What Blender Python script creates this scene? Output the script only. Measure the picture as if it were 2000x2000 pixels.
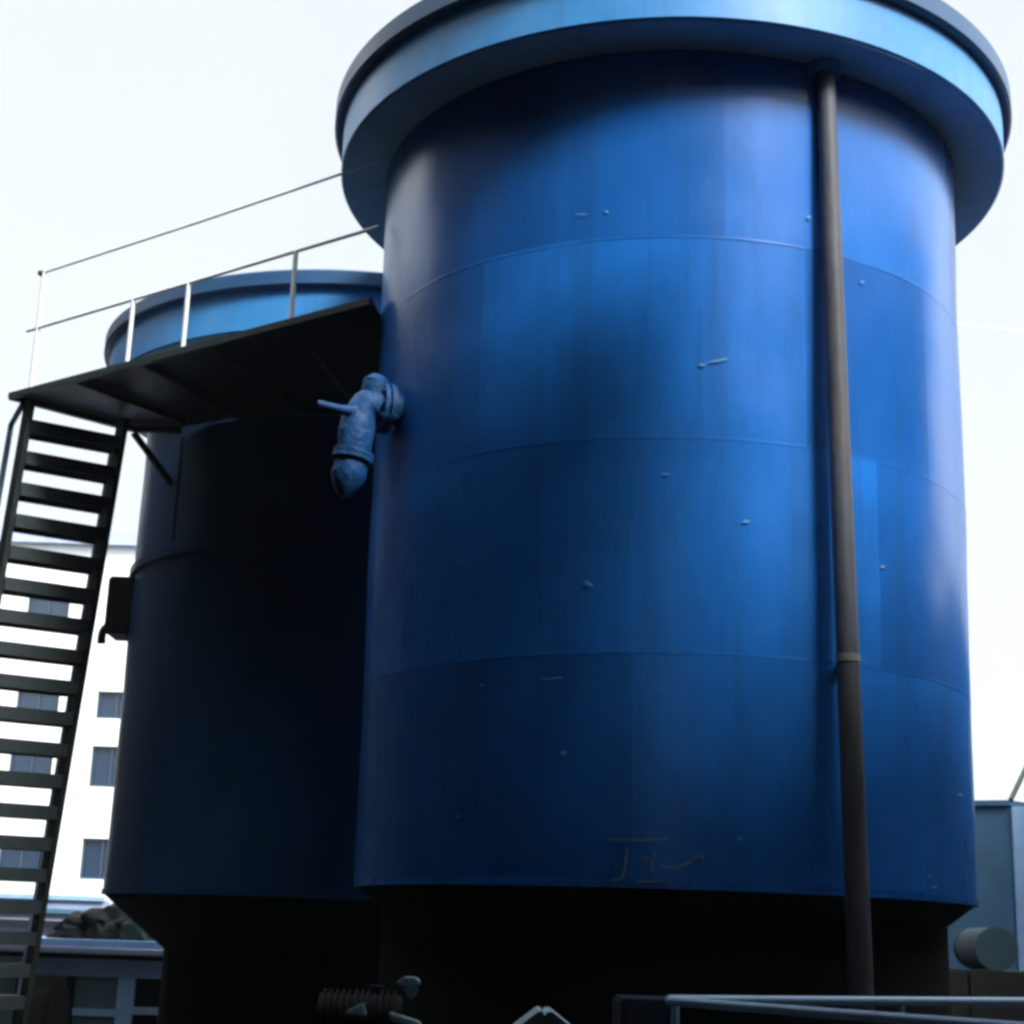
import bpy, bmesh, math, random
from mathutils import Vector, Matrix, noise
random.seed(7)
for o in list(bpy.data.objects): bpy.data.objects.remove(o)
S = bpy.context.scene
C = S.collection
R_ = math.radians

# ------------------------------------------------------------------ camera
PIT, ROL, FPX = .265, .034, 3050.0          # pixels of the 2000 px photograph
EYE = Vector((0, 0, 1.6))
Fv = Vector((0, math.cos(PIT), math.sin(PIT)))
X0 = Vector((1, 0, 0)); U0 = Vector((0, -math.sin(PIT), math.cos(PIT)))
Xv = X0*math.cos(ROL) + U0*math.sin(ROL)
Uv = -X0*math.sin(ROL) + U0*math.cos(ROL)
cd = bpy.data.cameras.new('camera'); cam = bpy.data.objects.new('camera', cd); C.objects.link(cam)
M = Matrix.Identity(4)
for i in range(3):
    M[i][0] = Xv[i]; M[i][1] = Uv[i]; M[i][2] = -Fv[i]; M[i][3] = EYE[i]
cam.matrix_world = M
cd.sensor_width = 36; cd.lens = FPX/2000*36; cd.clip_start = .05; cd.clip_end = 3000
S.camera = cam
S.render.resolution_x = S.render.resolution_y = 1024

# ------------------------------------------------------------------ sky, sun, exposure
SUN_EL, SUN_AZ = R_(45), R_(142)           # azimuth clockwise from +Y: from the right, a little behind the viewer
SKY_LO, SKY_HI = .212, .80
w = bpy.data.worlds.new('World'); S.world = w; w.use_nodes = True
nt = w.node_tree; nt.nodes.clear()
out = nt.nodes.new('ShaderNodeOutputWorld')
sky = nt.nodes.new('ShaderNodeTexSky'); sky.sky_type = 'NISHITA'; sky.sun_disc = False
sky.sun_elevation = SUN_EL; sky.sun_rotation = SUN_AZ; sky.dust_density = 4; sky.air_density = 1.5
b1 = nt.nodes.new('ShaderNodeBackground'); b1.inputs[1].default_value = .012
nt.links.new(sky.outputs[0], b1.inputs[0])
b2 = nt.nodes.new('ShaderNodeBackground'); b2.inputs[0].default_value = (.965, 1, .995, 1)
# overcast: brightest overhead and towards the sun, dimmer low down beyond the tanks, faint cloud mottling
tcw = nt.nodes.new('ShaderNodeTexCoord'); sx = nt.nodes.new('ShaderNodeSeparateXYZ'); nt.links.new(tcw.outputs['Generated'], sx.inputs[0])
def wmap(sock, a, b, c, d):
    n = nt.nodes.new('ShaderNodeMapRange'); n.interpolation_type = 'SMOOTHSTEP'; nt.links.new(sock, n.inputs[0])
    for i, v in enumerate((a, b, c, d)): n.inputs[i+1].default_value = v
    return n.outputs[0]
def wmath(op, a, b):
    n = nt.nodes.new('ShaderNodeMath'); n.operation = op
    for i, v in enumerate((a, b)):
        if isinstance(v, (int, float)): n.inputs[i].default_value = v
        else: nt.links.new(v, n.inputs[i])
    return n.outputs[0]
zf = wmap(sx.outputs['Z'], .58, .95, 0, 1); yf = wmap(wmath('MULTIPLY', sx.outputs['Y'], -1.0), -.80, -.42, 0, 1)
cl = nt.nodes.new('ShaderNodeTexNoise'); cl.inputs['Scale'].default_value = 2.2; cl.inputs['Detail'].default_value = 5; nt.links.new(tcw.outputs['Generated'], cl.inputs['Vector'])
base_s = wmath('MULTIPLY', wmath('ADD', SKY_LO, wmath('MULTIPLY', wmath('MAXIMUM', zf, yf), SKY_HI-SKY_LO)), wmap(cl.outputs['Fac'], .35, .65, .965, 1.03))
nt.links.new(base_s, b2.inputs[1])
ad = nt.nodes.new('ShaderNodeAddShader')
nt.links.new(b1.outputs[0], ad.inputs[0]); nt.links.new(b2.outputs[0], ad.inputs[1]); nt.links.new(ad.outputs[0], out.inputs[0])
ld = bpy.data.lights.new('sun', 'SUN'); sun = bpy.data.objects.new('sun', ld); C.objects.link(sun)
ld.energy = 1.5; ld.angle = R_(15); ld.color = (1, .96, .9)
sd = Vector((math.sin(SUN_AZ)*math.cos(SUN_EL), math.cos(SUN_AZ)*math.cos(SUN_EL), math.sin(SUN_EL)))
sun.rotation_euler = sd.to_track_quat('Z', 'Y').to_euler()
S.view_settings.view_transform = 'Standard'; S.view_settings.look = 'None'
S.view_settings.exposure = 1.97; S.view_settings.gamma = 1
S.render.engine = 'CYCLES'
S.cycles.filter_width = 3.2

# ------------------------------------------------------------------ helpers
def ray(x, y): return Fv*FPX + Xv*(x-1000) - Uv*(y-1000)
def at(x, y, Y): r = ray(x, y); return EYE + r*(Y/r.y)
def atz(x, y, Z): r = ray(x, y); return EYE + r*((Z-1.6)/r.z)
def tag(o, label=None, cat=None, group=None, kind=None):
    if label: o['label'] = label
    if cat: o['category'] = cat
    if group: o['group'] = group
    if kind: o['kind'] = kind
    return o
def empty(name, loc, label, cat, group=None):
    o = bpy.data.objects.new(name, None); C.objects.link(o); o.location = loc
    bpy.context.view_layer.update()
    return tag(o, label, cat, group)
def link(name, bm, mat, parent=None, smooth=None):
    """world-space bmesh to one object, parented keeping its place, origin at its centre"""
    me = bpy.data.meshes.new(name)
    bmesh.ops.recalc_face_normals(bm, faces=bm.faces)
    vs = [v.co for v in bm.verts]
    c = sum(vs, Vector())/len(vs)
    for v in bm.verts: v.co -= c
    bm.to_mesh(me); bm.free()
    o = bpy.data.objects.new(name, me); C.objects.link(o); me.materials.append(mat)
    if smooth:
        for p in me.polygons: p.use_smooth = True
        me.set_sharp_from_angle(angle=R_(smooth))
    if parent:
        pw = parent
        off = Vector()
        while pw: off += pw.location; pw = pw.parent
        o.parent = parent; o.location = c - off
    else: o.location = c
    return o
def box(bm, lo, hi, bev=0):
    c = [(a+b)/2 for a, b in zip(lo, hi)]; s = [abs(b-a) for a, b in zip(lo, hi)]
    r = bmesh.ops.create_cube(bm, size=1, matrix=Matrix.Translation(c) @ Matrix.Diagonal((*s, 1)))
    if bev:
        es = {e for v in r['verts'] for e in v.link_edges}
        bmesh.ops.bevel(bm, geom=list(es), offset=bev, segments=2, affect='EDGES')
def beam(bm, a, b, wd, ht, up=Vector((0, 0, 1)), bev=0):
    a = Vector(a); b = Vector(b); d = (b-a); L = d.length; z = d.normalized()
    x = up.cross(z)
    if x.length < 1e-4: x = Vector((1, 0, 0))
    x.normalize(); y = z.cross(x)
    m = Matrix(((x.x, y.x, z.x, 0), (x.y, y.y, z.y, 0), (x.z, y.z, z.z, 0), (0, 0, 0, 1)))
    r = bmesh.ops.create_cube(bm, size=1, matrix=Matrix.Translation((a+b)/2) @ m @ Matrix.Diagonal((wd, ht, L, 1)))
    if bev:
        es = {e for v in r['verts'] for e in v.link_edges}
        bmesh.ops.bevel(bm, geom=list(es), offset=bev, segments=1, affect='EDGES')
def tube(bm, pts, r, n=14, cap=True):
    pts = [Vector(p) for p in pts]; rs = r if isinstance(r, (list, tuple)) else [r]*len(pts)
    rings = []; ref = None
    for i, p in enumerate(pts):
        t = (pts[min(i+1, len(pts)-1)]-pts[max(i-1, 0)]).normalized()
        if ref is None:
            ref = Vector((0, 0, 1)) if abs(t.z) < .9 else Vector((1, 0, 0))
        u = (ref - t*ref.dot(t)).normalized(); ref = u; v = t.cross(u)
        rings.append([bm.verts.new(p + (u*math.cos(k*math.tau/n)+v*math.sin(k*math.tau/n))*rs[i]) for k in range(n)])
    for a, b in zip(rings, rings[1:]):
        for k in range(n): bm.faces.new((a[k], a[(k+1) % n], b[(k+1) % n], b[k]))
    if cap: bm.faces.new(rings[0][::-1]); bm.faces.new(rings[-1])
def lathe(bm, prof, c, n=160, wob=0, close=False):
    rings = []
    for (r, z) in prof:
        ring = []
        for k in range(n):
            a = k*math.tau/n; rr = r
            if wob:
                rr += wob*noise.noise(Vector((math.cos(a)*1.7+c[0], math.sin(a)*1.7, z*.55)))
                rr += wob*.35*noise.noise(Vector((math.cos(a)*5, math.sin(a)*5, z*2.1+c[0])))
            ring.append(bm.verts.new((c[0]+rr*math.cos(a), c[1]+rr*math.sin(a), z)))
        rings.append(ring)
    prs = list(zip(rings, rings[1:]))
    if close: prs.append((rings[-1], rings[0]))
    for a, b in prs:
        for k in range(n): bm.faces.new((a[k], a[(k+1) % n], b[(k+1) % n], b[k]))
    return rings
def prism(bm, poly, z0, z1):
    a = [bm.verts.new((x, y, z0)) for x, y in poly]; b = [bm.verts.new((x, y, z1)) for x, y in poly]
    bm.faces.new(a[::-1]); bm.faces.new(b); n = len(a)
    for i in range(n): bm.faces.new((a[i], a[(i+1) % n], b[(i+1) % n], b[i]))
def bez(p, n=10):
    p = [Vector(q) for q in p]; o = []
    for i in range(n+1):
        t = i/n; q = p
        while len(q) > 1: q = [q[j].lerp(q[j+1], t) for j in range(len(q)-1)]
        o.append(q[0])
    return o

# ------------------------------------------------------------------ materials
def mat(name, col, rough=.5, spec=.5, metal=0, var=.25, vscale=2.0, bump=.0, bscale=8, col2=None, dirt=None, dscale=1.2, damt=.5, stretch=(1, 1, 1), rvar=.15, streak=None, plates=0):
    m = bpy.data.materials.new(name); m.use_nodes = True; t = m.node_tree; N = t.nodes; L = t.links
    b = N['Principled BSDF']; b.inputs['Metallic'].default_value = metal; b.inputs['Specular IOR Level'].default_value = spec
    tc = N.new('ShaderNodeTexCoord'); mp = N.new('ShaderNodeMapping'); mp.inputs['Scale'].default_value = stretch
    L.new(tc.outputs['Object'], mp.inputs['Vector'])
    nz = N.new('ShaderNodeTexNoise'); nz.inputs['Scale'].default_value = vscale; nz.inputs['Detail'].default_value = 8; nz.inputs['Roughness'].default_value = .6
    L.new(mp.outputs[0], nz.inputs['Vector'])
    c2 = col2 or tuple(c*(1-var) for c in col)
    mx = N.new('ShaderNodeMix'); mx.data_type = 'RGBA'
    mr = N.new('ShaderNodeMapRange'); mr.inputs[1].default_value = .3; mr.inputs[2].default_value = .7
    L.new(nz.outputs['Fac'], mr.inputs[0]); L.new(mr.outputs[0], mx.inputs[0])
    mx.inputs[6].default_value = (*c2, 1); mx.inputs[7].default_value = (*col, 1); last = mx.outputs[2]
    if dirt:
        n2 = N.new('ShaderNodeTexNoise'); n2.inputs['Scale'].default_value = dscale; n2.inputs['Detail'].default_value = 10; n2.inputs['Roughness'].default_value = .7
        mp2 = N.new('ShaderNodeMapping'); mp2.inputs['Scale'].default_value = (stretch[0], stretch[1], stretch[2]); mp2.inputs['Location'].default_value = (3, 7, 1)
        L.new(tc.outputs['Object'], mp2.inputs['Vector']); L.new(mp2.outputs[0], n2.inputs['Vector'])
        r2 = N.new('ShaderNodeMapRange'); r2.inputs[1].default_value = .52; r2.inputs[2].default_value = .75; r2.inputs[4].default_value = damt
        L.new(n2.outputs['Fac'], r2.inputs[0])
        m2 = N.new('ShaderNodeMix'); m2.data_type = 'RGBA'; L.new(r2.outputs[0], m2.inputs[0]); L.new(last, m2.inputs[6]); m2.inputs[7].default_value = (*dirt, 1); last = m2.outputs[2]
    if plates:
        # slightly different tone of each welded plate, laid round the axis of the shell
        sp_ = N.new('ShaderNodeSeparateXYZ'); L.new(tc.outputs['Object'], sp_.inputs[0])
        an = N.new('ShaderNodeMath'); an.operation = 'ARCTAN2'; L.new(sp_.outputs['Y'], an.inputs[0]); L.new(sp_.outputs['X'], an.inputs[1])
        ml = N.new('ShaderNodeMath'); ml.operation = 'MULTIPLY'; L.new(an.outputs[0], ml.inputs[0]); ml.inputs[1].default_value = 2.3
        cb_ = N.new('ShaderNodeCombineXYZ'); L.new(ml.outputs[0], cb_.inputs[0]); L.new(sp_.outputs['Z'], cb_.inputs[1])
        bk = N.new('ShaderNodeTexBrick'); bk.inputs['Scale'].default_value = 1; bk.inputs['Brick Width'].default_value = 1.15; bk.inputs['Row Height'].default_value = 1.416
        bk.inputs['Mortar Size'].default_value = .006; bk.inputs['Mortar Smooth'].default_value = 1; bk.inputs['Bias'].default_value = 0
        bk.inputs['Color1'].default_value = (.62, .62, .66, 1); bk.inputs['Color2'].default_value = (1.12, 1.12, 1.1, 1); bk.inputs['Mortar'].default_value = (.75, .78, .8, 1)
        L.new(cb_.outputs[0], bk.inputs['Vector'])
        mm = N.new('ShaderNodeMix'); mm.data_type = 'RGBA'; mm.blend_type = 'MULTIPLY'; mm.inputs[0].default_value = plates; L.new(last, mm.inputs[6]); L.new(bk.outputs['Color'], mm.inputs[7]); last = mm.outputs[2]
    if streak:
        m4 = N.new('ShaderNodeMapping'); m4.inputs['Scale'].default_value = (5, 5, .16); L.new(tc.outputs['Object'], m4.inputs['Vector'])
        n4 = N.new('ShaderNodeTexNoise'); n4.inputs['Scale'].default_value = 1.5; n4.inputs['Detail'].default_value = 9; n4.inputs['Roughness'].default_value = .65; L.new(m4.outputs[0], n4.inputs['Vector'])
        n5 = N.new('ShaderNodeTexNoise'); n5.inputs['Scale'].default_value = 7; n5.inputs['Detail'].default_value = 8; n5.inputs['Roughness'].default_value = .75; L.new(tc.outputs['Object'], n5.inputs['Vector'])
        for src, lo, hi, amt, cc in ((n4, .50, .72, .55, streak[0]), (n5, .60, .74, .35, streak[1]), (n4, .30, .12, .5, streak[2])):
            q = N.new('ShaderNodeMapRange'); q.inputs[1].default_value = lo; q.inputs[2].default_value = hi; q.inputs[4].default_value = amt; L.new(src.outputs['Fac'], q.inputs[0])
            mm = N.new('ShaderNodeMix'); mm.data_type = 'RGBA'; L.new(q.outputs[0], mm.inputs[0]); L.new(last, mm.inputs[6]); mm.inputs[7].default_value = (*cc, 1); last = mm.outputs[2]
    L.new(last, b.inputs['Base Color'])
    rr = N.new('ShaderNodeMapRange'); rr.inputs[3].default_value = max(.02, rough-rvar); rr.inputs[4].default_value = min(1, rough+rvar)
    L.new(nz.outputs['Fac'], rr.inputs[0]); L.new(rr.outputs[0], b.inputs['Roughness'])
    if bump:
        n3 = N.new('ShaderNodeTexNoise'); n3.inputs['Scale'].default_value = bscale; n3.inputs['Detail'].default_value = 6
        L.new(mp.outputs[0], n3.inputs['Vector'])
        bp = N.new('ShaderNodeBump'); bp.inputs['Strength'].default_value = bump; bp.inputs['Distance'].default_value = .02
        L.new(n3.outputs['Fac'], bp.inputs['Height']); L.new(bp.outputs[0], b.inputs['Normal'])
    return m
BLUE = mat('blue_paint', (.013, .155, .58), .29, .27, var=.25, vscale=1.1, bump=.12, bscale=2.2, dirt=(.012, .07, .24), dscale=1.0, damt=.7, stretch=(1, 1, .45), streak=((.015, .075, .22), (.05, .24, .60), (.03, .21, .58)), plates=.8)
BLUE_SHADED = mat('shaded_blue_paint', (.012, .075, .20), .35, .4, var=.25, vscale=1.1, bump=.12, bscale=3, dirt=(.015, .03, .05), dscale=1.0, damt=.7, stretch=(1, 1, .45))  # darkened copy of the tank blue, standing in for shade on the rear tank
BLUE2 = mat('blue_paint_rim', (.04, .27, .66), .45, .5, var=.15, vscale=2, bump=.1, bscale=5, dirt=(.15, .32, .5), dscale=3, damt=.3, streak=((.03, .16, .38), (.12, .40, .75), (.03, .3, .7)))
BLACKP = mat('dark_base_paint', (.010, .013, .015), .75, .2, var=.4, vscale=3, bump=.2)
RUST = mat('weathered_pipe', (.095, .11, .145), .55, .3, var=.4, vscale=5, bump=.25, bscale=20, dirt=(.085, .05, .025), dscale=3, damt=.9, stretch=(1, 1, .3))
STEEL = mat('dark_steel', (.026, .042, .048), .5, .4, var=.35, vscale=4, bump=.2, dirt=(.05, .035, .025), dscale=4)
WHITE = mat('white_rail_paint', (.82, .89, .96), .4, .4, var=.12, vscale=6, dirt=(.3, .3, .3), dscale=9, damt=.4)
PALE = mat('pale_blue_metal', (.34, .56, .86), .35, .5, var=.2, vscale=5, dirt=(.2, .28, .4), dscale=6)
SKYP = mat('light_blue_sheet', (.58, .82, .94), .45, .4, var=.2, vscale=8, dirt=(.3, .45, .6), dscale=9)
VALV = mat('valve_paint', (.010, .085, .27), .6, .25, var=.55, vscale=9, bump=.9, bscale=16, dirt=(.015, .035, .07), dscale=7, damt=.9)
DUCT = mat('duct_grey', (.022, .055, .08), .7, .3, var=.3, vscale=3)
WALLW = mat('white_tiled_wall', (.76, .78, .8), .6, .3, var=.08, vscale=.8, dirt=(.5, .52, .52), dscale=.6, damt=.5)
GREYB = mat('blue_grey_wall', (.07, .18, .30), .6, .3, var=.2, vscale=1, dirt=(.05, .08, .1), dscale=2)
GREYG = mat('green_grey_panel', (.09, .18, .20), .6, .3, var=.2, vscale=3)
ROOF = mat('pale_sheet_roof', (.36, .42, .6), .5, .3, var=.2, vscale=2, dirt=(.2, .26, .34), dscale=3)
GLASS = mat('window_glass', (.01, .03, .07), .35, .5, var=.3, vscale=.5, rvar=.02)
FRAME = mat('window_frame', (.03, .06, .10), .5, .4)
CONC = mat('dark_concrete', (.022, .025, .028), .85, .2, var=.4, vscale=.6, bump=.3, bscale=5, dirt=(.015, .015, .015))
BRICK = mat('blocker_brick', (.035, .03, .028), .9, .15, var=.4, vscale=.8, bump=.3)  # kept dark for the added light blockers
GRND = mat('yard_concrete', (.055, .055, .055), .85, .2, var=.4, vscale=.5, bump=.3, bscale=4, dirt=(.03, .028, .025), dscale=.8)
TARP = mat('green_tarpaulin', (.03, .06, .05), .7, .3, var=.6, vscale=4, bump=.4, bscale=6)
RUBBER = mat('black_rubber', (.015, .015, .015), .8, .2)
SOFF = mat('soffit_glare_tint', (.38, .62, .82), .6, .3, var=.25, vscale=2, dirt=(.22, .42, .5), dscale=2)  # collar underside lightened in colour to stand in for veiling glare
CLAMP = mat('galvanised_clamp', (.2, .23, .24), .5, .4)
LIPM = mat('dark_rim_paint', (.02, .09, .22), .5, .4)
CHALK = mat('faded_paint_mark', (.16, .30, .42), .7, .2, var=.6, vscale=14)

# ------------------------------------------------------------------ ground
bm = bmesh.new(); g = 900
vs = [bm.verts.new(p) for p in ((-g, -g, 0), (g, -g, 0), (g, g, 0), (-g, g, 0))]; bm.faces.new(vs)
tag(link('ground', bm, GRND), 'dark stained concrete yard floor', 'ground', kind='structure')

# ------------------------------------------------------------------ the big tank
TX, TY, RB, RT_ = 1.205, 12.0, 2.272, 2.342
ZB, ZC, ZT = 1.938, 7.606, 8.19
def shell_r(z): return RB + (RT_-RB)*(z-ZB)/(ZC-ZB)
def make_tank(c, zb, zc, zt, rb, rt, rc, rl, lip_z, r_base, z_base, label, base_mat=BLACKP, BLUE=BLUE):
    t = empty('storage_tank', (c[0], c[1], 0), label, 'tank', 'blue storage tanks')
    bm = bmesh.new(); n = 70; pr = []
    for i in range(n+1):
        z = zb + (zc-zb)*i/n; pr.append((rb+(rt-rb)*i/n, z))
    lathe(bm, pr, c, 200, wob=.018)
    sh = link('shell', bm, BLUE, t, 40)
    # weld beads between the plate courses
    for f in (.25, .5, .75):
        z = zb + (zc-zb)*f; r = rb+(rt-rb)*f
        bm = bmesh.new(); lathe(bm, [(r-.01, z-.01), (r+.0005, z-.012), (r+.0018, z), (r+.0005, z+.012), (r-.01, z+.01)], c, 200, wob=.018, close=True)
        link('weld_seam', bm, BLUE, sh, 60)
    # overhanging collar with rolled lip, and flat roof
    bm = bmesh.new()
    lathe(bm, [(rt-.05, zc), (rc-.015, zc), (rc, zc+.015), (rc, lip_z-.01), (rc, lip_z), (rc, lip_z+.1), (rt-.05, lip_z+.1)], c, 200, wob=.006, close=True)
    co = link('collar', bm, BLUE2, t, 35)
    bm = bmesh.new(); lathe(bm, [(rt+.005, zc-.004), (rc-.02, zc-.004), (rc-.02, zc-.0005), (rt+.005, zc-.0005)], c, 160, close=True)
    link('soffit', bm, SOFF, t, 35)  # thin ring that carries the glare tint under the collar
    bm = bmesh.new()
    lathe(bm, [(rc+.004, lip_z), (rl-.02, lip_z), (rl, lip_z+.02), (rl, zt-.02), (rl-.02, zt), (rc-.1, zt), (rc-.1, lip_z+.105), (rc+.004, lip_z+.105)], c, 200, close=True)
    link('lip', bm, LIPM, co, 35)
    bm = bmesh.new(); rings = lathe(bm, [(rc-.11, zt-.03), (1.2, zt+.12), (.05, zt+.22)], c, 96)
    bm.faces.new(rings[-1]); link('roof', bm, BLUE, t, 60)
    # bottom rim, cone and base skirt
    bm = bmesh.new()
    lathe(bm, [(rb-.03, zb-.03), (rb+.012, zb-.03), (rb+.012, zb+.02), (rb-.03, zb+.02)], c, 160, close=True)
    link('bottom_rim', bm, BLUE, t, 35)
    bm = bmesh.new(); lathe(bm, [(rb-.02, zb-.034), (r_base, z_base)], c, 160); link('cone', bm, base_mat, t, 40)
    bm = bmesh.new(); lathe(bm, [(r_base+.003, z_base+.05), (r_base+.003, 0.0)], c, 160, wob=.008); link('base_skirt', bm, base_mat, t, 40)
    return t, sh
big, bigshell = make_tank((TX, TY), ZB, ZC, ZT, RB, RT_, 2.725, 2.80, 8.0, 2.06, 1.76, 'large deep blue steel tank with wide overhanging collar and rusty downpipe, nearest in the yard')

# downpipe on the tank
pa = Vector((2.10, 9.78, 7.44)); pb = Vector((2.165, 9.66, 1.2))
bm = bmesh.new(); tube(bm, [pa+Vector((0, .02, .17)), pa, pa.lerp(pb, .35), pa.lerp(pb, .7), pb], [.066, .067, .070, .073, .076], 24)
dp = link('downpipe', bm, RUST, big, 50)
bm = bmesh.new(); tube(bm, [pa+Vector((0, .02, .085)), pa+Vector((0, .02, .165))], .115, 28); link('flange', bm, BLUE2, dp, 40)
bm = bmesh.new(); tube(bm, [pa+Vector((0, .02, .02)), pa+Vector((0, .02, .083))], .075, 28); link('coupling', bm, STEEL, dp, 40)
for f in (.655,):
    q = pa.lerp(pb, f); bm = bmesh.new()
    tube(bm, [q+Vector((0, 0, -.025)), q+Vector((0, 0, .025))], .078, 24); box(bm, (q.x-.02, q.y+.02, q.z-.02), (q.x+.02, q.y+.26, q.z+.02))
    link('clamp', bm, CLAMP, dp, 40)

# faded painted characters low on the shell
def on_shell(x, y, off=.004):
    r = ray(x, y).normalized(); lo = None
    t = 8.0
    for i in range(4000):
        p = EYE + r*t
        if math.hypot(p.x-TX, p.y-TY) <= shell_r(p.z)+.012+off: return p
        t += .002
    return p
def zz(X, Y): return (1100+.4658*X, 1500+.4658*Y)
strokes = [[(190, 300), (320, 302), (440, 298)], [(268, 330), (262, 400), (248, 460), (200, 474)], [(330, 372), (352, 388), (388, 380)],
           [(385, 345), (372, 400), (370, 436)], [(300, 474), (360, 476), (424, 472)], [(408, 410), (470, 418), (530, 396), (580, 362), (592, 392)]]
bm = bmesh.new()
for s in strokes:
    pts = []
    for a, b in zip(s, s[1:]):
        for k in range(5): pts.append((a[0]+(b[0]-a[0])*k/5, a[1]+(b[1]-a[1])*k/5))
    pts.append(s[-1]); L = []
    for i, p in enumerate(pts):
        q = pts[min(i+1, len(pts)-1)]; o = pts[max(i-1, 0)]; dx, dy = q[0]-o[0], q[1]-o[1]; l = math.hypot(dx, dy); nx, ny = -dy/l*5, dx/l*5
        L.append((bm.verts.new(on_shell(*zz(p[0]+nx, p[1]+ny))), bm.verts.new(on_shell(*zz(p[0]-nx, p[1]-ny)))))
    for a, b in zip(L, L[1:]): bm.faces.new((a[0], b[0], b[1], a[1]))
link('painted_mark', bm, CHALK, bigshell)
# small chips and scratches in the paint
CHIP = mat('chipped_primer', (.16, .36, .62), .6, .3, var=.5, vscale=20)
for (x, y, l, h, a) in ((1185, 413, 7, 6, 0), (1135, 418, 18, 2.5, .1), (1400, 704, 34, 4, -.2), (1372, 712, 10, 5, 0), (1458, 1018, 12, 4, 0), (1580, 423, 5, 5, 0),
                        (1725, 1107, 7, 5, 0), (1300, 925, 12, 3, .1), (1445, 1637, 8, 5, .2), (900, 1096, 9, 4, 0), (1100, 1470, 10, 6, 0), (895, 1594, 8, 6, 0),
                        (1825, 1733, 8, 5, 0), (1815, 1712, 10, 4, -.4), (940, 1338, 9, 4, .3), (1075, 1325, 30, 3, -.1), (1685, 550, 5, 5, 0), (1875, 1553, 6, 6, 0), (1150, 1140, 14, 6, .5)):
    bm = bmesh.new(); ca, sa = math.cos(a), math.sin(a); ring = []
    for k in range(9):
        th = k*math.tau/9; rr = random.uniform(.6, 1.15); u, v = l*.8*rr*math.cos(th), h*.65*rr*math.sin(th)
        ring.append(bm.verts.new(on_shell(x+u*ca-v*sa, y+u*sa+v*ca)))
    bm.faces.new(ring); link('paint_chip', bm, CHIP, bigshell)

# valve on the left side of the tank
def valve():
    base = Vector((-.915, 10.98, 5.33))
    ax = Vector((-.91, -.41, .03)).normalized()
    bm = bmesh.new(); tube(bm, [base-ax*.12, base+ax*.14], .13, 28)
    v = link('valve', bm, VALV, big, 40)
    bm = bmesh.new(); tube(bm, [base+ax*.02, base+ax*.06], .19, 28); tube(bm, [base+ax*.078, base+ax*.11], .19, 28)
    for k in range(10):
        a = k*math.tau/10; u = ax.cross(Vector((0, 0, 1))).normalized(); w_ = ax.cross(u)
        q = base+(u*math.cos(a)+w_*math.sin(a))*.16; tube(bm, [q, q+ax*.125], .012, 8)
    link('flange', bm, VALV, v, 40)
    e = base+ax*.12
    pts = bez([e, e+ax*.13, e+ax*.13+Vector((-.01, -.02, -.10)), e+ax*.13+Vector((-.02, -.02, -.38))], 10)
    bm = bmesh.new(); tube(bm, pts, [.125+.01*math.sin(i) for i in range(11)], 24)
    # bonnet above the elbow
    tube(bm, [e+ax*.03+Vector((.0, 0, .0)), e+ax*.03+Vector((.02, -.02, .19)), e+ax*.03+Vector((.03, -.02, .23))], [.11, .10, .05], 20)
    link('elbow', bm, VALV, v, 40)
    q = pts[-1]; d = Vector((-.16, -.02, -1)).normalized()
    bm = bmesh.new(); tube(bm, [q+d*.0, q+d*.03], .15, 26); tube(bm, [q+d*.036, q+d*.066], .15, 26); link('flange', bm, VALV, v, 40)
    bm = bmesh.new(); tube(bm, [q+d*.066, q+d*.18, q+d*.27, q+d*.35], [.12, .13, .10, .04], 24); link('outlet', bm, VALV, v, 40)
    # lever handle with hub on the far side
    h = e+ax*.16+Vector((0, -.08, -.1)); bm = bmesh.new()
    tube(bm, [h, h+Vector((-.1, -.06, .0)), h+Vector((-.26, -.08, .03))], [.05, .03, .028], 12); link('handle', bm, VALV, v, 40)
    return v
valve()

# ------------------------------------------------------------------ second tank behind left
T2 = (-1.75, 16.6)
back, backshell = make_tank(T2, 1.90, 7.1, 7.69, 2.27, 2.27, 2.74, 2.81, 7.52, 1.62, 1.36, 'blue steel tank standing behind the walkway platform, partly hidden by the nearest tank', BLUE=BLUE_SHADED)
# stiffening band and side inlet on it
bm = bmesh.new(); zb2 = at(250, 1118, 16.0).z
lathe(bm, [(2.27, zb2-.05), (2.315, zb2-.05), (2.315, zb2+.03), (2.27, zb2+.03)], T2, 160, close=True); link('stiffener_band', bm, BLUE_SHADED, back, 35)
pI = at(236, 1195, 16.1)
bm = bmesh.new(); box(bm, (pI.x-.10, pI.y-.25, pI.z-.27), (pI.x+.25, pI.y+.25, pI.z+.33), .02)
tube(bm, bez([(pI.x-.10, pI.y, pI.z-.16), (pI.x-.19, pI.y, pI.z-.17), (pI.x-.17, pI.y, pI.z-.34)], 8), .045, 12)
link('inlet_box', bm, BLACKP, back, 35)

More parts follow.
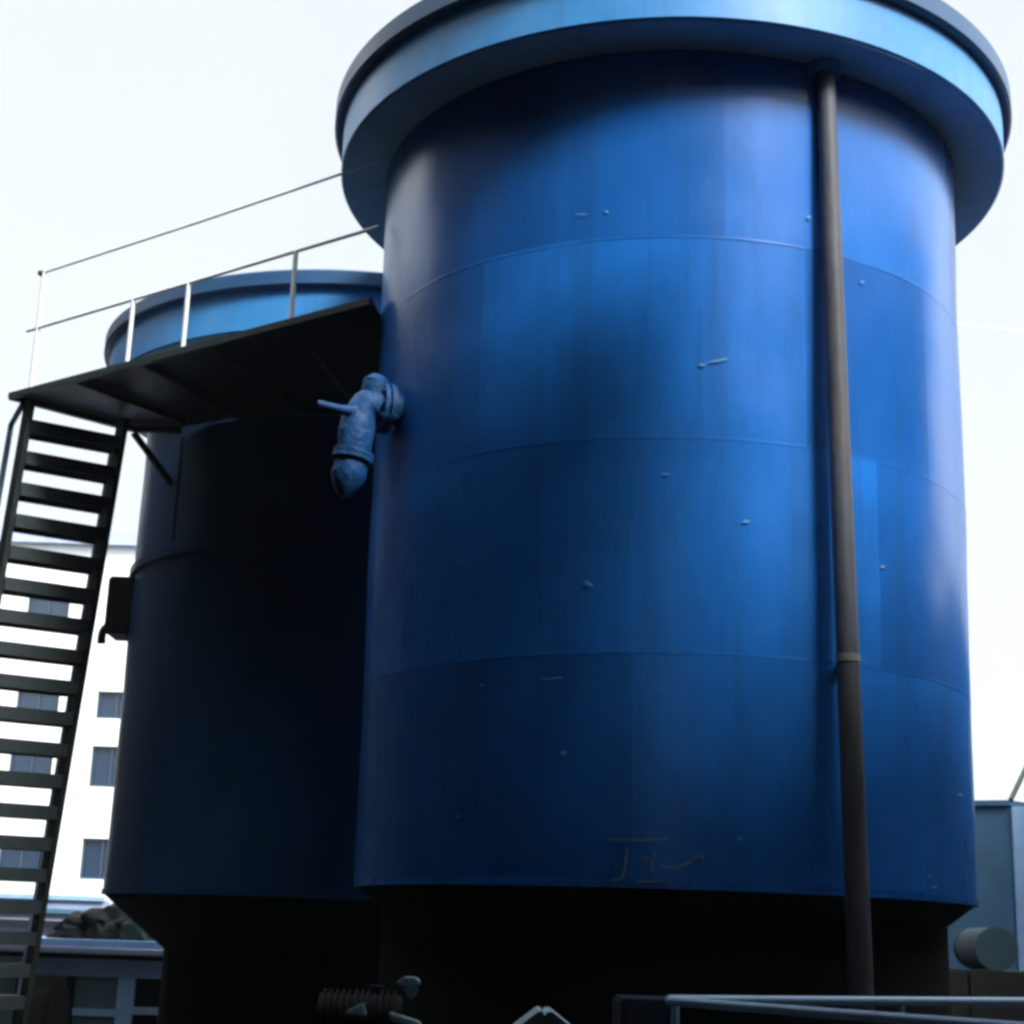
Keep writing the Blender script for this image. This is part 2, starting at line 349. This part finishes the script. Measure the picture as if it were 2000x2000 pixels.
# ------------------------------------------------------------------ platform between the tanks
ZP = 6.40
A = atz(21, 768, ZP); B = atz(725, 582, ZP); Cc = atz(262, 832, ZP); Ee = atz(356, 834, ZP)
pl = empty('access_platform', (A.x, A.y, ZP), 'dark steel walkway platform with white railing bridging the two blue tanks', 'platform')
poly = [(A.x, A.y), (B.x, B.y), (-.98, 12.9), (-.55, 14.05), (-1.2, 14.28), (-2.1, 14.34), (-2.8, 14.57), (Ee.x, Ee.y), (Cc.x, Cc.y)]
bm = bmesh.new(); prism(bm, poly, ZP, ZP+.012); link('deck', bm, STEEL, pl)
def edge_beam(a, b, z, h=.06, wd=.05):
    bm = bmesh.new(); beam(bm, (a[0], a[1], z), (b[0], b[1], z), wd, h); return bm
nd = (B-A).normalized(); ed = (Cc-A).normalized()
link('edge_beam', edge_beam(A+nd*.0, B, ZP-.032), STEEL, pl); link('edge_beam', edge_beam(A, Cc, ZP-.034), STEEL, pl); link('edge_beam', edge_beam(Cc, Ee, ZP-.036), STEEL, pl)
for k in range(1, 5):
    a = A.lerp(B, k/5); b = Cc.lerp(Vector((-.98, 13.6, ZP)), k/5)
    bm = bmesh.new(); beam(bm, (a.x, a.y, ZP-.034), (b.x, b.y, ZP-.034), .05, .055); link('joist', bm, STEEL, pl)
# diagonal brace and column under it
bq = at(352, 968, 15.15)
bm = bmesh.new(); beam(bm, Cc+Vector((0, 0, -.07)), bq, .055, .055); link('brace', bm, STEEL, pl)
bm = bmesh.new(); beam(bm, (bq.x+.06, bq.y-.14, bq.z-.5), (bq.x+.06, bq.y-.14, ZP-.07), .12, .08); link('bracket_leg', bm, STEEL, pl)
# railing along the near edge
RH = 1.19
def rail_pt(f, z): p = A.lerp(B, f); return Vector((p.x, p.y, ZP+z)) + nd*.0 + ed*.03
posts = [.055, .355, .515, .80]
for f in posts:
    bm = bmesh.new(); top = RH if f < .1 else .62
    tube(bm, [rail_pt(f, .012), rail_pt(f, top)], .021, 12); link('rail_post', bm, WHITE, pl, 40)
bm = bmesh.new(); a = rail_pt(.045, RH); b = rail_pt(1.0, RH+.02); tube(bm, [a, a.lerp(b, .5)+Vector((0, 0, -.01)), b], .012, 10); link('top_rail', bm, WHITE, pl, 40)
bm = bmesh.new(); a = rail_pt(.02, .62); b = rail_pt(1.0, .62); tube(bm, [a, b], .015, 12); link('middle_rail', bm, WHITE, pl, 40)
bm = bmesh.new(); q = rail_pt(.045, RH); box(bm, (q.x-.03, q.y-.03, q.z-.02), (q.x+.03, q.y+.03, q.z+.02), .006); link('rail_end_cap', bm, STEEL, pl)

# ------------------------------------------------------------------ steep stair
st = empty('steel_stair', (A.x, A.y, 0), 'steep dark steel stair with flat treads rising at the left to the platform', 'stair')
SL = A + nd*.16 + ed*.10
SR = at(240, 838, SL.y + .46); ed = Vector((SR.x-SL.x, SR.y-SL.y, 0)).normalized()
sdir = Vector((-ed.y, ed.x, 0))
run = 1.5
def sp(base, z, o=0): t = 1-z/ZP; return Vector((base.x, base.y, 0)) + sdir*(run*t+o) + Vector((0, 0, z))
perp = sdir.copy()
for base in (SL, SR):
    bm = bmesh.new(); beam(bm, sp(base, 0), sp(base, ZP-.07), .26, .05, up=ed); link('stringer', bm, STEEL, st)
z = ZP - .285; k = 0
inL = ed*.03
while z > .15:
    a = sp(SL, z)+inL; b = sp(SR, z)-inL
    bm = bmesh.new()
    beam(bm, a, b, .24, .018, up=Vector((0, 0, 1)))           # tread plate
    for s in (-.12, .12): beam(bm, a+sdir*s+Vector((0, 0, -.05)), b+sdir*s+Vector((0, 0, -.05)), .006, .125)
    link('tread', bm, STEEL, st); z -= .290
for base, sgn in ((SL, -1), (SR, 1)):
    off = ed*(.05*sgn)
    bm = bmesh.new(); tube(bm, [sp(base, .9, .42)+off, sp(base, ZP-.75, .42)+off, sp(base, ZP-.2, .42)+off, sp(base, ZP-.1, .05)+off], .028, 12); hr = link('handrail', bm, PALE, st, 40)
    for z in (1.4, 3.0, 4.6):
        bm = bmesh.new(); tube(bm, [sp(base, z-.1, .05)+off, sp(base, z, .42)+off], .013, 8); link('baluster', bm, PALE, hr, 40)

# ------------------------------------------------------------------ white building far left
YB = 45
def P(x, y, Y=YB): return at(x, y, Y)
wb = empty('white_building', (P(120, 1800).x, YB, 0), 'tall white tiled building with small dark windows, seen behind the stair', 'building')
xl, xr = P(-160, 1500).x, P(420, 1500).x; zt = P(60, 1062).z
rows = [(1163, 1214), (1350, 1403), (1457, 1537), (1638, 1718)]
colsx = [(P(28, 1400).x, P(112, 1400).x), (P(186, 1400).x, P(262, 1400).x), (P(-110, 1400).x, P(-40, 1400).x)]
cuts_z = []; 
for (a, b) in rows: cuts_z.append((P(200, b).z, P(200, a).z))
cuts_z = sorted(cuts_z)
colsx = sorted(colsx)
xs = [xl]+[v for c in colsx for v in c]+[xr]; zs = [0]+[v for c in cuts_z for v in c]+[zt]
bm = bmesh.new()
vm = {}
def V(x, y, z):
    k = (round(x, 4), round(y, 4), round(z, 4))
    if k not in vm: vm[k] = bm.verts.new(k)
    return vm[k]
for i in range(len(xs)-1):
    for j in range(len(zs)-1):
        x0, x1, z0, z1 = xs[i], xs[i+1], zs[j], zs[j+1]
        if i % 2 and j % 2:
            d = .18
            for q in (((x0, z0), (x1, z0)), ((x1, z0), (x1, z1)), ((x1, z1), (x0, z1)), ((x0, z1), (x0, z0))):
                (ax_, az), (bx, bz) = q; bm.faces.new((V(ax_, YB, az), V(bx, YB, bz), V(bx, YB+d, bz), V(ax_, YB+d, az)))
        else: bm.faces.new((V(x0, YB, z0), V(x1, YB, z0), V(x1, YB, z1), V(x0, YB, z1)))
for (x0, x1) in ((xl, xl), (xr, xr)): bm.faces.new((V(x0, YB, 0), V(x0, YB+12, 0), V(x0, YB+12, zt), V(x0, YB, zt)))
bm.faces.new((V(xl, YB+12, 0), V(xr, YB+12, 0), V(xr, YB+12, zt), V(xl, YB+12, zt)))
me_w = link('wall', bm, WALLW, wb)
bm = bmesh.new(); box(bm, (xl-.2, YB-.25, zt+.002), (xr+.2, YB+12.2, zt+.35)); link('parapet', bm, ROOF, wb)
for (x0, x1) in colsx:
    for (z0, z1) in cuts_z:
        bm = bmesh.new(); xm = (x0+x1)/2
        for lo, hi in (((x0, z0), (x1, z0+.06)), ((x0, z1-.06), (x1, z1)), ((x0, z0+.06), (x0+.06, z1-.06)), ((x1-.06, z0+.06), (x1, z1-.06)), ((xm-.025, z0+.06), (xm+.025, z1-.06))):
            box(bm, (lo[0], YB+.10, lo[1]), (hi[0], YB+.16, hi[1]))
        wn = link('window', bm, FRAME, wb)
        bm = bmesh.new(); box(bm, (x0+.002, YB+.165, z0+.002), (x1-.002, YB+.178, z1-.002)); link('pane', bm, GLASS, wn)

# ------------------------------------------------------------------ low roofs left
YR = 30
rf = empty('low_shed', (P(120, 1800, YR).x, YR, 0), 'low shed with pale sloping sheet roof in front of the white building', 'shed')
x0, x1 = P(-200, 1760, YR).x, P(205, 1758, YR).x; x2 = P(262, 1797, YR).x; z1 = P(205, 1757, YR).z; z2 = P(262, 1797, YR).z
bm = bmesh.new()
y0, y1 = YR, YR+5
pf = [(x0, z1), (x1, z1), (x2, z2), (x2, z2-.05), (x0, z2-.05)]
fa = [bm.verts.new((x, y0, z)) for x, z in pf]; fb = [bm.verts.new((x, y1, z)) for x, z in pf]
bm.faces.new(fa); bm.faces.new(fb[::-1])
for i in range(5): bm.faces.new((fa[i], fa[(i+1) % 5], fb[(i+1) % 5], fb[i]))
link('roof', bm, ROOF, rf)
bm = bmesh.new(); za = P(100, 1778, YR).z
box(bm, (x0, y0-.10, za-.05), (x1+.1, y0-.005, za+.03)); link('roof_rib', bm, GREYB, rf)
bm = bmesh.new(); zc_ = P(100, 1752, YR).z; box(bm, (x0, y0-.07, z1-.03), (x1, y0-.005, z1+.05)); link('ridge_cap', bm, PALE, rf)
bm = bmesh.new(); box(bm, (x0+.2, y0+.3, 0), (x2-.3, y1-.2, z2-.055)); link('wall', bm, ROOF, rf)

YH = 20
def Q(x, y, Y=YH): return at(x, y, Y)
hs = empty('machine_housing', (Q(180, 1900).x, YH, 0), 'low blue grey machine housing with pale lid beam and dark opening, lower left', 'machine housing')
hx0, hx1 = Q(-150, 1900).x, Q(420, 1900).x
zA, zB_, zC_, zD = Q(200, 1836).z, Q(200, 1864).z, Q(200, 1874).z, Q(200, 1908).z
bm = bmesh.new(); box(bm, (hx0, YH-.12, zB_+.08), (hx1, YH+2.6, zA), .015); link('lid', bm, PALE, hs)
bm = bmesh.new(); box(bm, (hx0, YH-.20, zB_), (hx1, YH-.02, zB_+.075), .015); link('lid_beam', bm, ROOF, hs)
bm = bmesh.new(); box(bm, (hx0, YH-.02, zD), (hx1, YH+.04, zC_)); link('fascia', bm, PALE, hs)
bm = bmesh.new(); box(bm, (hx0, YH+.05, 0), (hx1, YH+2.5, zB_-.002)); link('body', bm, BLACKP, hs)
def panel(xa, xb, name, m, d=.03, zt_=None, zb_=0):
    bm = bmesh.new(); box(bm, (Q(xa, 1940).x, YH+.04-d, zb_), (Q(xb, 1940).x, YH+.048, (zD-.004) if zt_ is None else zt_), .006); return link(name, bm, m, hs)
panel(145, 228, 'panel', GREYG); panel(-120, 28, 'panel', GREYG); panel(100, 128, 'panel', GREYG)
panel(229, 262, 'post', PALE, .06); panel(130, 144, 'post', BLACKP, .08)
bm = bmesh.new(); box(bm, (Q(263, 1940).x, YH-.05, Q(300, 1982).z), (hx1, YH+.045, Q(300, 1968).z)); link('shelf', bm, ROOF, hs)
bm = bmesh.new(); box(bm, (Q(145, 1940).x, YH-.02, Q(180, 1984).z), (Q(228, 1940).x, YH+.008, Q(180, 1970).z)); link('panel_rail', bm, PALE, hs)
# old tyre leaning on it
c = Q(86, 1985, YH-.35); bm = bmesh.new(); prof = []
mj, mn = .40, .10
for i in range(40):
    a = i*math.tau/40; ring = []
    for k in range(14):
        b = k*math.tau/14; r = mj + mn*math.cos(b)*.9
        ring.append(bm.verts.new((c.x+.32*r*math.cos(a)+.12*math.sin(b), c.y+mn*math.sin(b)*.9+.12*math.cos(a), .5*0+c.z+r*math.sin(a))))
    prof.append(ring)
for i in range(40):
    for k in range(14): bm.faces.new((prof[i][k], prof[i][(k+1) % 14], prof[(i+1) % 40][(k+1) % 14], prof[(i+1) % 40][k]))
tag(link('tyre', bm, RUBBER, None, 60), 'large black tyre standing against the low housing beside the stair foot', 'tyre')
# green tarpaulin bundles on the lid
def bundle(x, y, wd, ht, label, sd, mt=TARP):
    p = Q(x, y, YH+.9); bm = bmesh.new()
    bmesh.ops.create_icosphere(bm, subdivisions=4, radius=1)
    for v in bm.verts:
        n = noise.noise(v.co*1.6+Vector((sd, 0, 0)))*.4 + noise.noise(v.co*4+Vector((sd, 3, 0)))*.16 + noise.noise(v.co*9+Vector((sd, 3, 0)))*.06
        v.co = v.co*(1+n); v.co = Vector((v.co.x*wd, v.co.y*.5, max(v.co.z, -.25)*ht))
        v.co += Vector((p.x, p.y, zA+ht*.25))
    tag(link('tarpaulin_bundle', bm, mt, None, 50), label, 'tarpaulin', 'bundles on the low housing')
bundle(160, 1820, .40, .22, 'flat dark bundle on the housing lid, nearest the stair', 1.3, BLACKP)
bundle(215, 1805, .42, .34, 'dark middle bundle on the housing lid under the shed roof edge', 5.3, BLACKP)
bundle(285, 1815, .36, .32, 'rounded grey green tarpaulin bundle on the housing lid beside the tank skirt', 9.1)

# ------------------------------------------------------------------ right side: blue grey silo house and stay
cr = at(1969, 1563, 17.5)
rb_ = empty('metal_cabin', (cr.x, cr.y, 0), 'blue grey metal cabin with a bright corner, right of the big tank', 'cabin')
dl = Vector((-1, .55, 0)).normalized(); dr = Vector((1, .9, 0)).normalized()
pc = Vector((cr.x, cr.y, 0)); pL = pc+dl*2.6; pR = pc+dr*3.2; pB = pL+dr*3.2
bm = bmesh.new(); prism(bm, [(pc.x, pc.y), (pR.x, pR.y), (pB.x, pB.y), (pL.x, pL.y)], 0, cr.z-.06); link('wall', bm, GREYB, rb_)
bm = bmesh.new(); e = .04
prism(bm, [(pc.x, pc.y-e), (pR.x+e, pR.y-e), (pB.x, pB.y+e), (pL.x-e, pL.y-e)], cr.z-.058, cr.z); link('roof', bm, GREYB, rb_)
bm = bmesh.new(); beam(bm, pc+Vector((.1, -.04, .0)), pc+Vector((.1, -.04, cr.z-.07)), .16, .05); link('corner_trim', bm, PALE, rb_)
bm = bmesh.new(); a = pc+Vector((.02, -.02, cr.z)); b = at(2040, 1425, 18.2); tube(bm, [a, b], .028, 10)
tag(link('stay_pole', bm, STEEL, None, 40), 'thin dark slanting pole rising from the corner of the metal cabin', 'pole')
# drum and dark plinth
q = at(1862, 1893, 13.3); bm = bmesh.new(); box(bm, (q.x, 12.9, 0), (q.x+4, 13.9, q.z), .02); tag(link('low_wall', bm, CONC), 'low dark concrete wall at the right of the tank base', 'wall')
dz = q.z+.172; dx = at(1924, 1862, 13.3).x
dr_ = empty('metal_drum', (dx, 13.2, q.z), 'small grey metal drum lying on the low dark wall beside the tank base', 'drum')
bm = bmesh.new(); tube(bm, [(dx, 12.98, dz), (dx, 13.62, dz)], .165, 32); link('body', bm, DUCT, dr_, 40)
for yy in (12.99, 13.6):
    bm = bmesh.new(); tube(bm, [(dx, yy-.012, dz), (dx, yy+.012, dz)], .172, 32); link('hoop', bm, DUCT, dr_, 40)
# overhead wire, faint, right of tank
a = at(1700, 610, 30); b = at(2100, 655, 30); bm = bmesh.new(); tube(bm, [a+Vector((-6, 0, .5)), a, a.lerp(b, .5)+Vector((0, 0, -.05)), b, b+Vector((8, 0, -.8))], .012, 6)
tag(link('overhead_wire', bm, WHITE), 'faint thin overhead wire crossing the sky right of the big tank', 'wire')

# ------------------------------------------------------------------ guard rail lower right
gc = at(1305, 1953, 8.0)
g1 = atz(2120, 1957, gc.z); g2 = atz(2080, 2014, gc.z)
gr = empty('guard_rail', (gc.x, gc.y, 0), 'pale blue tubular guard rail corner in front of the tank base, lower right', 'railing')
bm = bmesh.new(); tube(bm, [gc, g1], .024, 14); link('top_rail', bm, PALE, gr, 40)
bm = bmesh.new(); tube(bm, [gc+Vector((0, 0, -.004)), g2], .022, 14); link('top_rail', bm, PALE, gr, 40)
for f, e_ in ((0, gc), (.5, gc.lerp(g1, .5)), (1, g1), (.9, gc.lerp(g2, .9))):
    bm = bmesh.new(); x = .035 if f == 0 else 0; tube(bm, [Vector((e_.x+x, e_.y, 0)), Vector((e_.x+x, e_.y, e_.z-.02))], .02, 12); link('post', bm, PALE, gr, 40)
for gz, ge in ((.75, g1), (.75, g2)):
    bm = bmesh.new(); tube(bm, [Vector((gc.x, gc.y, gz)), Vector((ge.x, ge.y, gz))], .018, 10); link('lower_rail', bm, PALE, gr, 40)
q = at(1212, 1950, 8.5); q2_ = at(1330, 1950, 8.5); bm = bmesh.new(); box(bm, (q.x, 8.5, 0), (q2_.x, 9.1, q.z), .012)
cb = empty('control_box', (q.x, 8.5, 0), 'dark blue control box standing left of the guard rail corner', 'control box')
link('body', bm, mat('navy_box', (.02, .035, .07), .5, .4), cb)
bm = bmesh.new(); box(bm, (q.x+.03, 8.485, .2), (q2_.x-.03, 8.498, q.z-.03), .004); dd = link('door', bm, mat('navy_door', (.022, .04, .08), .5, .4), cb)
bm = bmesh.new(); box(bm, (q2_.x-.08, 8.46, .8), (q2_.x-.06, 8.484, .92)); link('handle', bm, STEEL, dd)

# small cabinet with pitched lid
q = at(1062, 1972, 6.0); z = q.z
cbn = empty('pump_cover', (q.x, 6.0, 0), 'pale blue pump cover with pitched top in front of the dark tank base', 'cover')
bm = bmesh.new(); hw = .03
pf = [(-.27, -.19), (-.022, 0), (-.008, 0), (0, -.014), (.008, -.002), (.028, 0), (.29, -.19), (.27, -.22), (-.25, -.22)]
fa = [bm.verts.new((q.x+x, 5.85, z+h)) for x, h in pf]; fb = [bm.verts.new((q.x+x, 6.25, z+h)) for x, h in pf]
bm.faces.new(fa); bm.faces.new(fb[::-1])
for i in range(len(pf)): bm.faces.new((fa[i], fa[(i+1) % len(pf)], fb[(i+1) % len(pf)], fb[i]))
link('hood', bm, SKYP, cbn)
bm = bmesh.new(); box(bm, (q.x-.22, 5.88, 0), (q.x+.22, 6.22, z-.225), .01); link('body', bm, GREYG, cbn)

# pump set in the shade of the tank
pq = at(740, 1960, 8.6)
pm = empty('pump_set', (pq.x, 8.6, 0), 'dark motor pump with bright blue cap at the left foot of the big tank', 'pump')
bm = bmesh.new(); box(bm, (pq.x-.4, 8.5, 0), (pq.x+.4, 8.9, pq.z-.32), .01); link('plinth', bm, CONC, pm)
bm = bmesh.new(); cz = pq.z-.12
tube(bm, [(pq.x-.32, 8.7, cz), (pq.x+.12, 8.7, cz)], .16, 24)
for k in range(12): tube(bm, [(pq.x-.30+k*.034, 8.7, cz), (pq.x-.292+k*.034, 8.7, cz)], .185, 24)
link('motor', bm, BLACKP, pm, 40)
def blob(x, y, pts, m, name, Y=8.42):
    c = at(x, y, Y); bm = bmesh.new()
    fa = [bm.verts.new((c.x+a/330, Y, c.z-b/330)) for a, b in pts]; fb = [bm.verts.new((c.x+a/330, Y+.09, c.z-b/330)) for a, b in pts]
    bm.faces.new(fa); bm.faces.new(fb[::-1]); n = len(pts)
    for i in range(n): bm.faces.new((fa[i], fa[(i+1) % n], fb[(i+1) % n], fb[i]))
    bmesh.ops.bevel(bm, geom=list(bm.edges), offset=.008, segments=2, affect='EDGES')
    link(name, bm, m, pm, 50)
blob(797, 1915, [(-22, 5), (-8, -6), (12, -6), (22, 2), (14, 12), (-10, 9)], SKYP, 'cap')
blob(800, 1932, [(-12, -3), (14, -3), (10, 12), (0, 16)], PALE, 'terminal_box')
blob(692, 1972, [(-20, 6), (14, -12), (20, 10)], SKYP, 'guard')
blob(790, 1990, [(-28, -10), (26, 4), (30, 14), (-24, 4)], SKYP, 'bracket')
blob(735, 1935, [(-14, -8), (12, -8), (4, 10)], FRAME, 'coupling_cover')

# ------------------------------------------------------------------ unseen blocks and canopy added to shade the tanks
def block(name, lo, hi, m, label, roof=True):
    e = empty(name, ((lo[0]+hi[0])/2, (lo[1]+hi[1])/2, 0), label, 'building')
    bm = bmesh.new(); box(bm, lo, hi); wv = link('wall', bm, m, e)
    bm = bmesh.new(); box(bm, (lo[0]-.2, lo[1]-.2, hi[2]+.002), (hi[0]+.2, hi[1]+.2, hi[2]+.3)); link('cornice', bm, m, e)
    return e
block('rear_blocker', (1.0, -14, 0), (20, -1.4, 15), BRICK, 'added unseen dark block behind the viewer on the right, holding back sky light')  # put in to block sky light from behind
block('rear_blocker', (-24, -14, 0), (.5, -1.4, 27), BRICK, 'added unseen taller dark block behind the viewer on the left, shading the tanks')  # added and raised to darken the lower left of the tanks
block('left_blocker', (-18, -1.0, 0), (-7.4, 13.4, 12.5), BRICK, 'added unseen tall dark block left of the stair, shading the tank walls')  # added to keep the left sky off the lower tank walls
block('left_low_blocker', (-18, 14, 0), (-7.9, 21.5, 9.2), BRICK, 'added unseen lower dark block farther along the left, cutting the sky reflection')  # added; height sets how far the edge highlight runs down the tank
block('right_blocker', (8.8, -1.0, 0), (18, 13, 9.0), BRICK, 'added unseen dark block right of the viewer, dimming the right of the big tank')  # added and raised to hold back light from the right
block('far_left_blocker', (-20, 22.5, 0), (-10.9, 30, 7.2), BRICK, 'added low dark block farther off on the left, out of view, cutting the sky reflection')  # added to take the sky out of the left edge reflection
block('right_low_blocker', (8.8, 14, 0), (18, 21.5, 5.2), BRICK, 'added unseen low dark block right of the metal cabin, cutting the sky reflection')  # added to darken the reflection low on the right edge
cn = empty('shade_canopy', (0, 0, 0), 'added unseen dark canopy slabs over the viewer, shaped to shade the tanks', 'canopy')  # invented cover, its outline cut for the shadow on the big tank
bm = bmesh.new(); box(bm, (-7.3, -1.15, 7.2), (8.7, 6.5, 7.4)); link('roof', bm, CONC, cn)
bm = bmesh.new(); prism(bm, [(-7.3, 6.51), (3.5, 6.51), (2.15, 8.25), (-7.3, 8.25)], 7.3, 7.5); link('roof', bm, CONC, cn)
bm = bmesh.new(); box(bm, (-7.3, 8.41, 7.4), (-4.0, 9.7, 7.6)); box(bm, (-7.3, 9.71, 7.4), (-5.6, 13.0, 7.6)); link('roof', bm, CONC, cn)
bm = bmesh.new(); prism(bm, [(-7.3, 8.0), (-1.4, 8.0), (-1.4, 9.5), (-7.3, 9.5)], 8.62, 8.8); link('roof', bm, CONC, cn)
bm = bmesh.new(); box(bm, (-7.3, 8.1, 7.51), (-4.6, 8.3, 8.61)); link('shade_upstand', bm, CONC, cn)
bm = bmesh.new(); prism(bm, [(4.3, 6.505), (8.7, 6.505), (8.7, 7.75), (5.2, 7.75)], 7.2, 7.4); link('roof', bm, CONC, cn)
for x in (-7.1, 8.4):
    bm = bmesh.new(); box(bm, (x-.12, 6.2, 0), (x+.12, 6.44, 7.19)); link('column', bm, CONC, cn)

# ------------------------------------------------------------------ thin haze
hm = bpy.data.materials.new('haze_air'); hm.use_nodes = True; ht = hm.node_tree; ht.nodes.clear()
ho = ht.nodes.new('ShaderNodeOutputMaterial'); hv = ht.nodes.new('ShaderNodeVolumePrincipled')
hv.inputs['Color'].default_value = (.80, .92, 1, 1); hv.inputs['Density'].default_value = .001
ht.links.new(hv.outputs[0], ho.inputs['Volume'])
bm = bmesh.new(); box(bm, (-905, -905, -1), (905, 905, 29)); tag(link('haze', bm, hm), 'thin pale damp haze filling the yard', 'haze', kind='stuff')
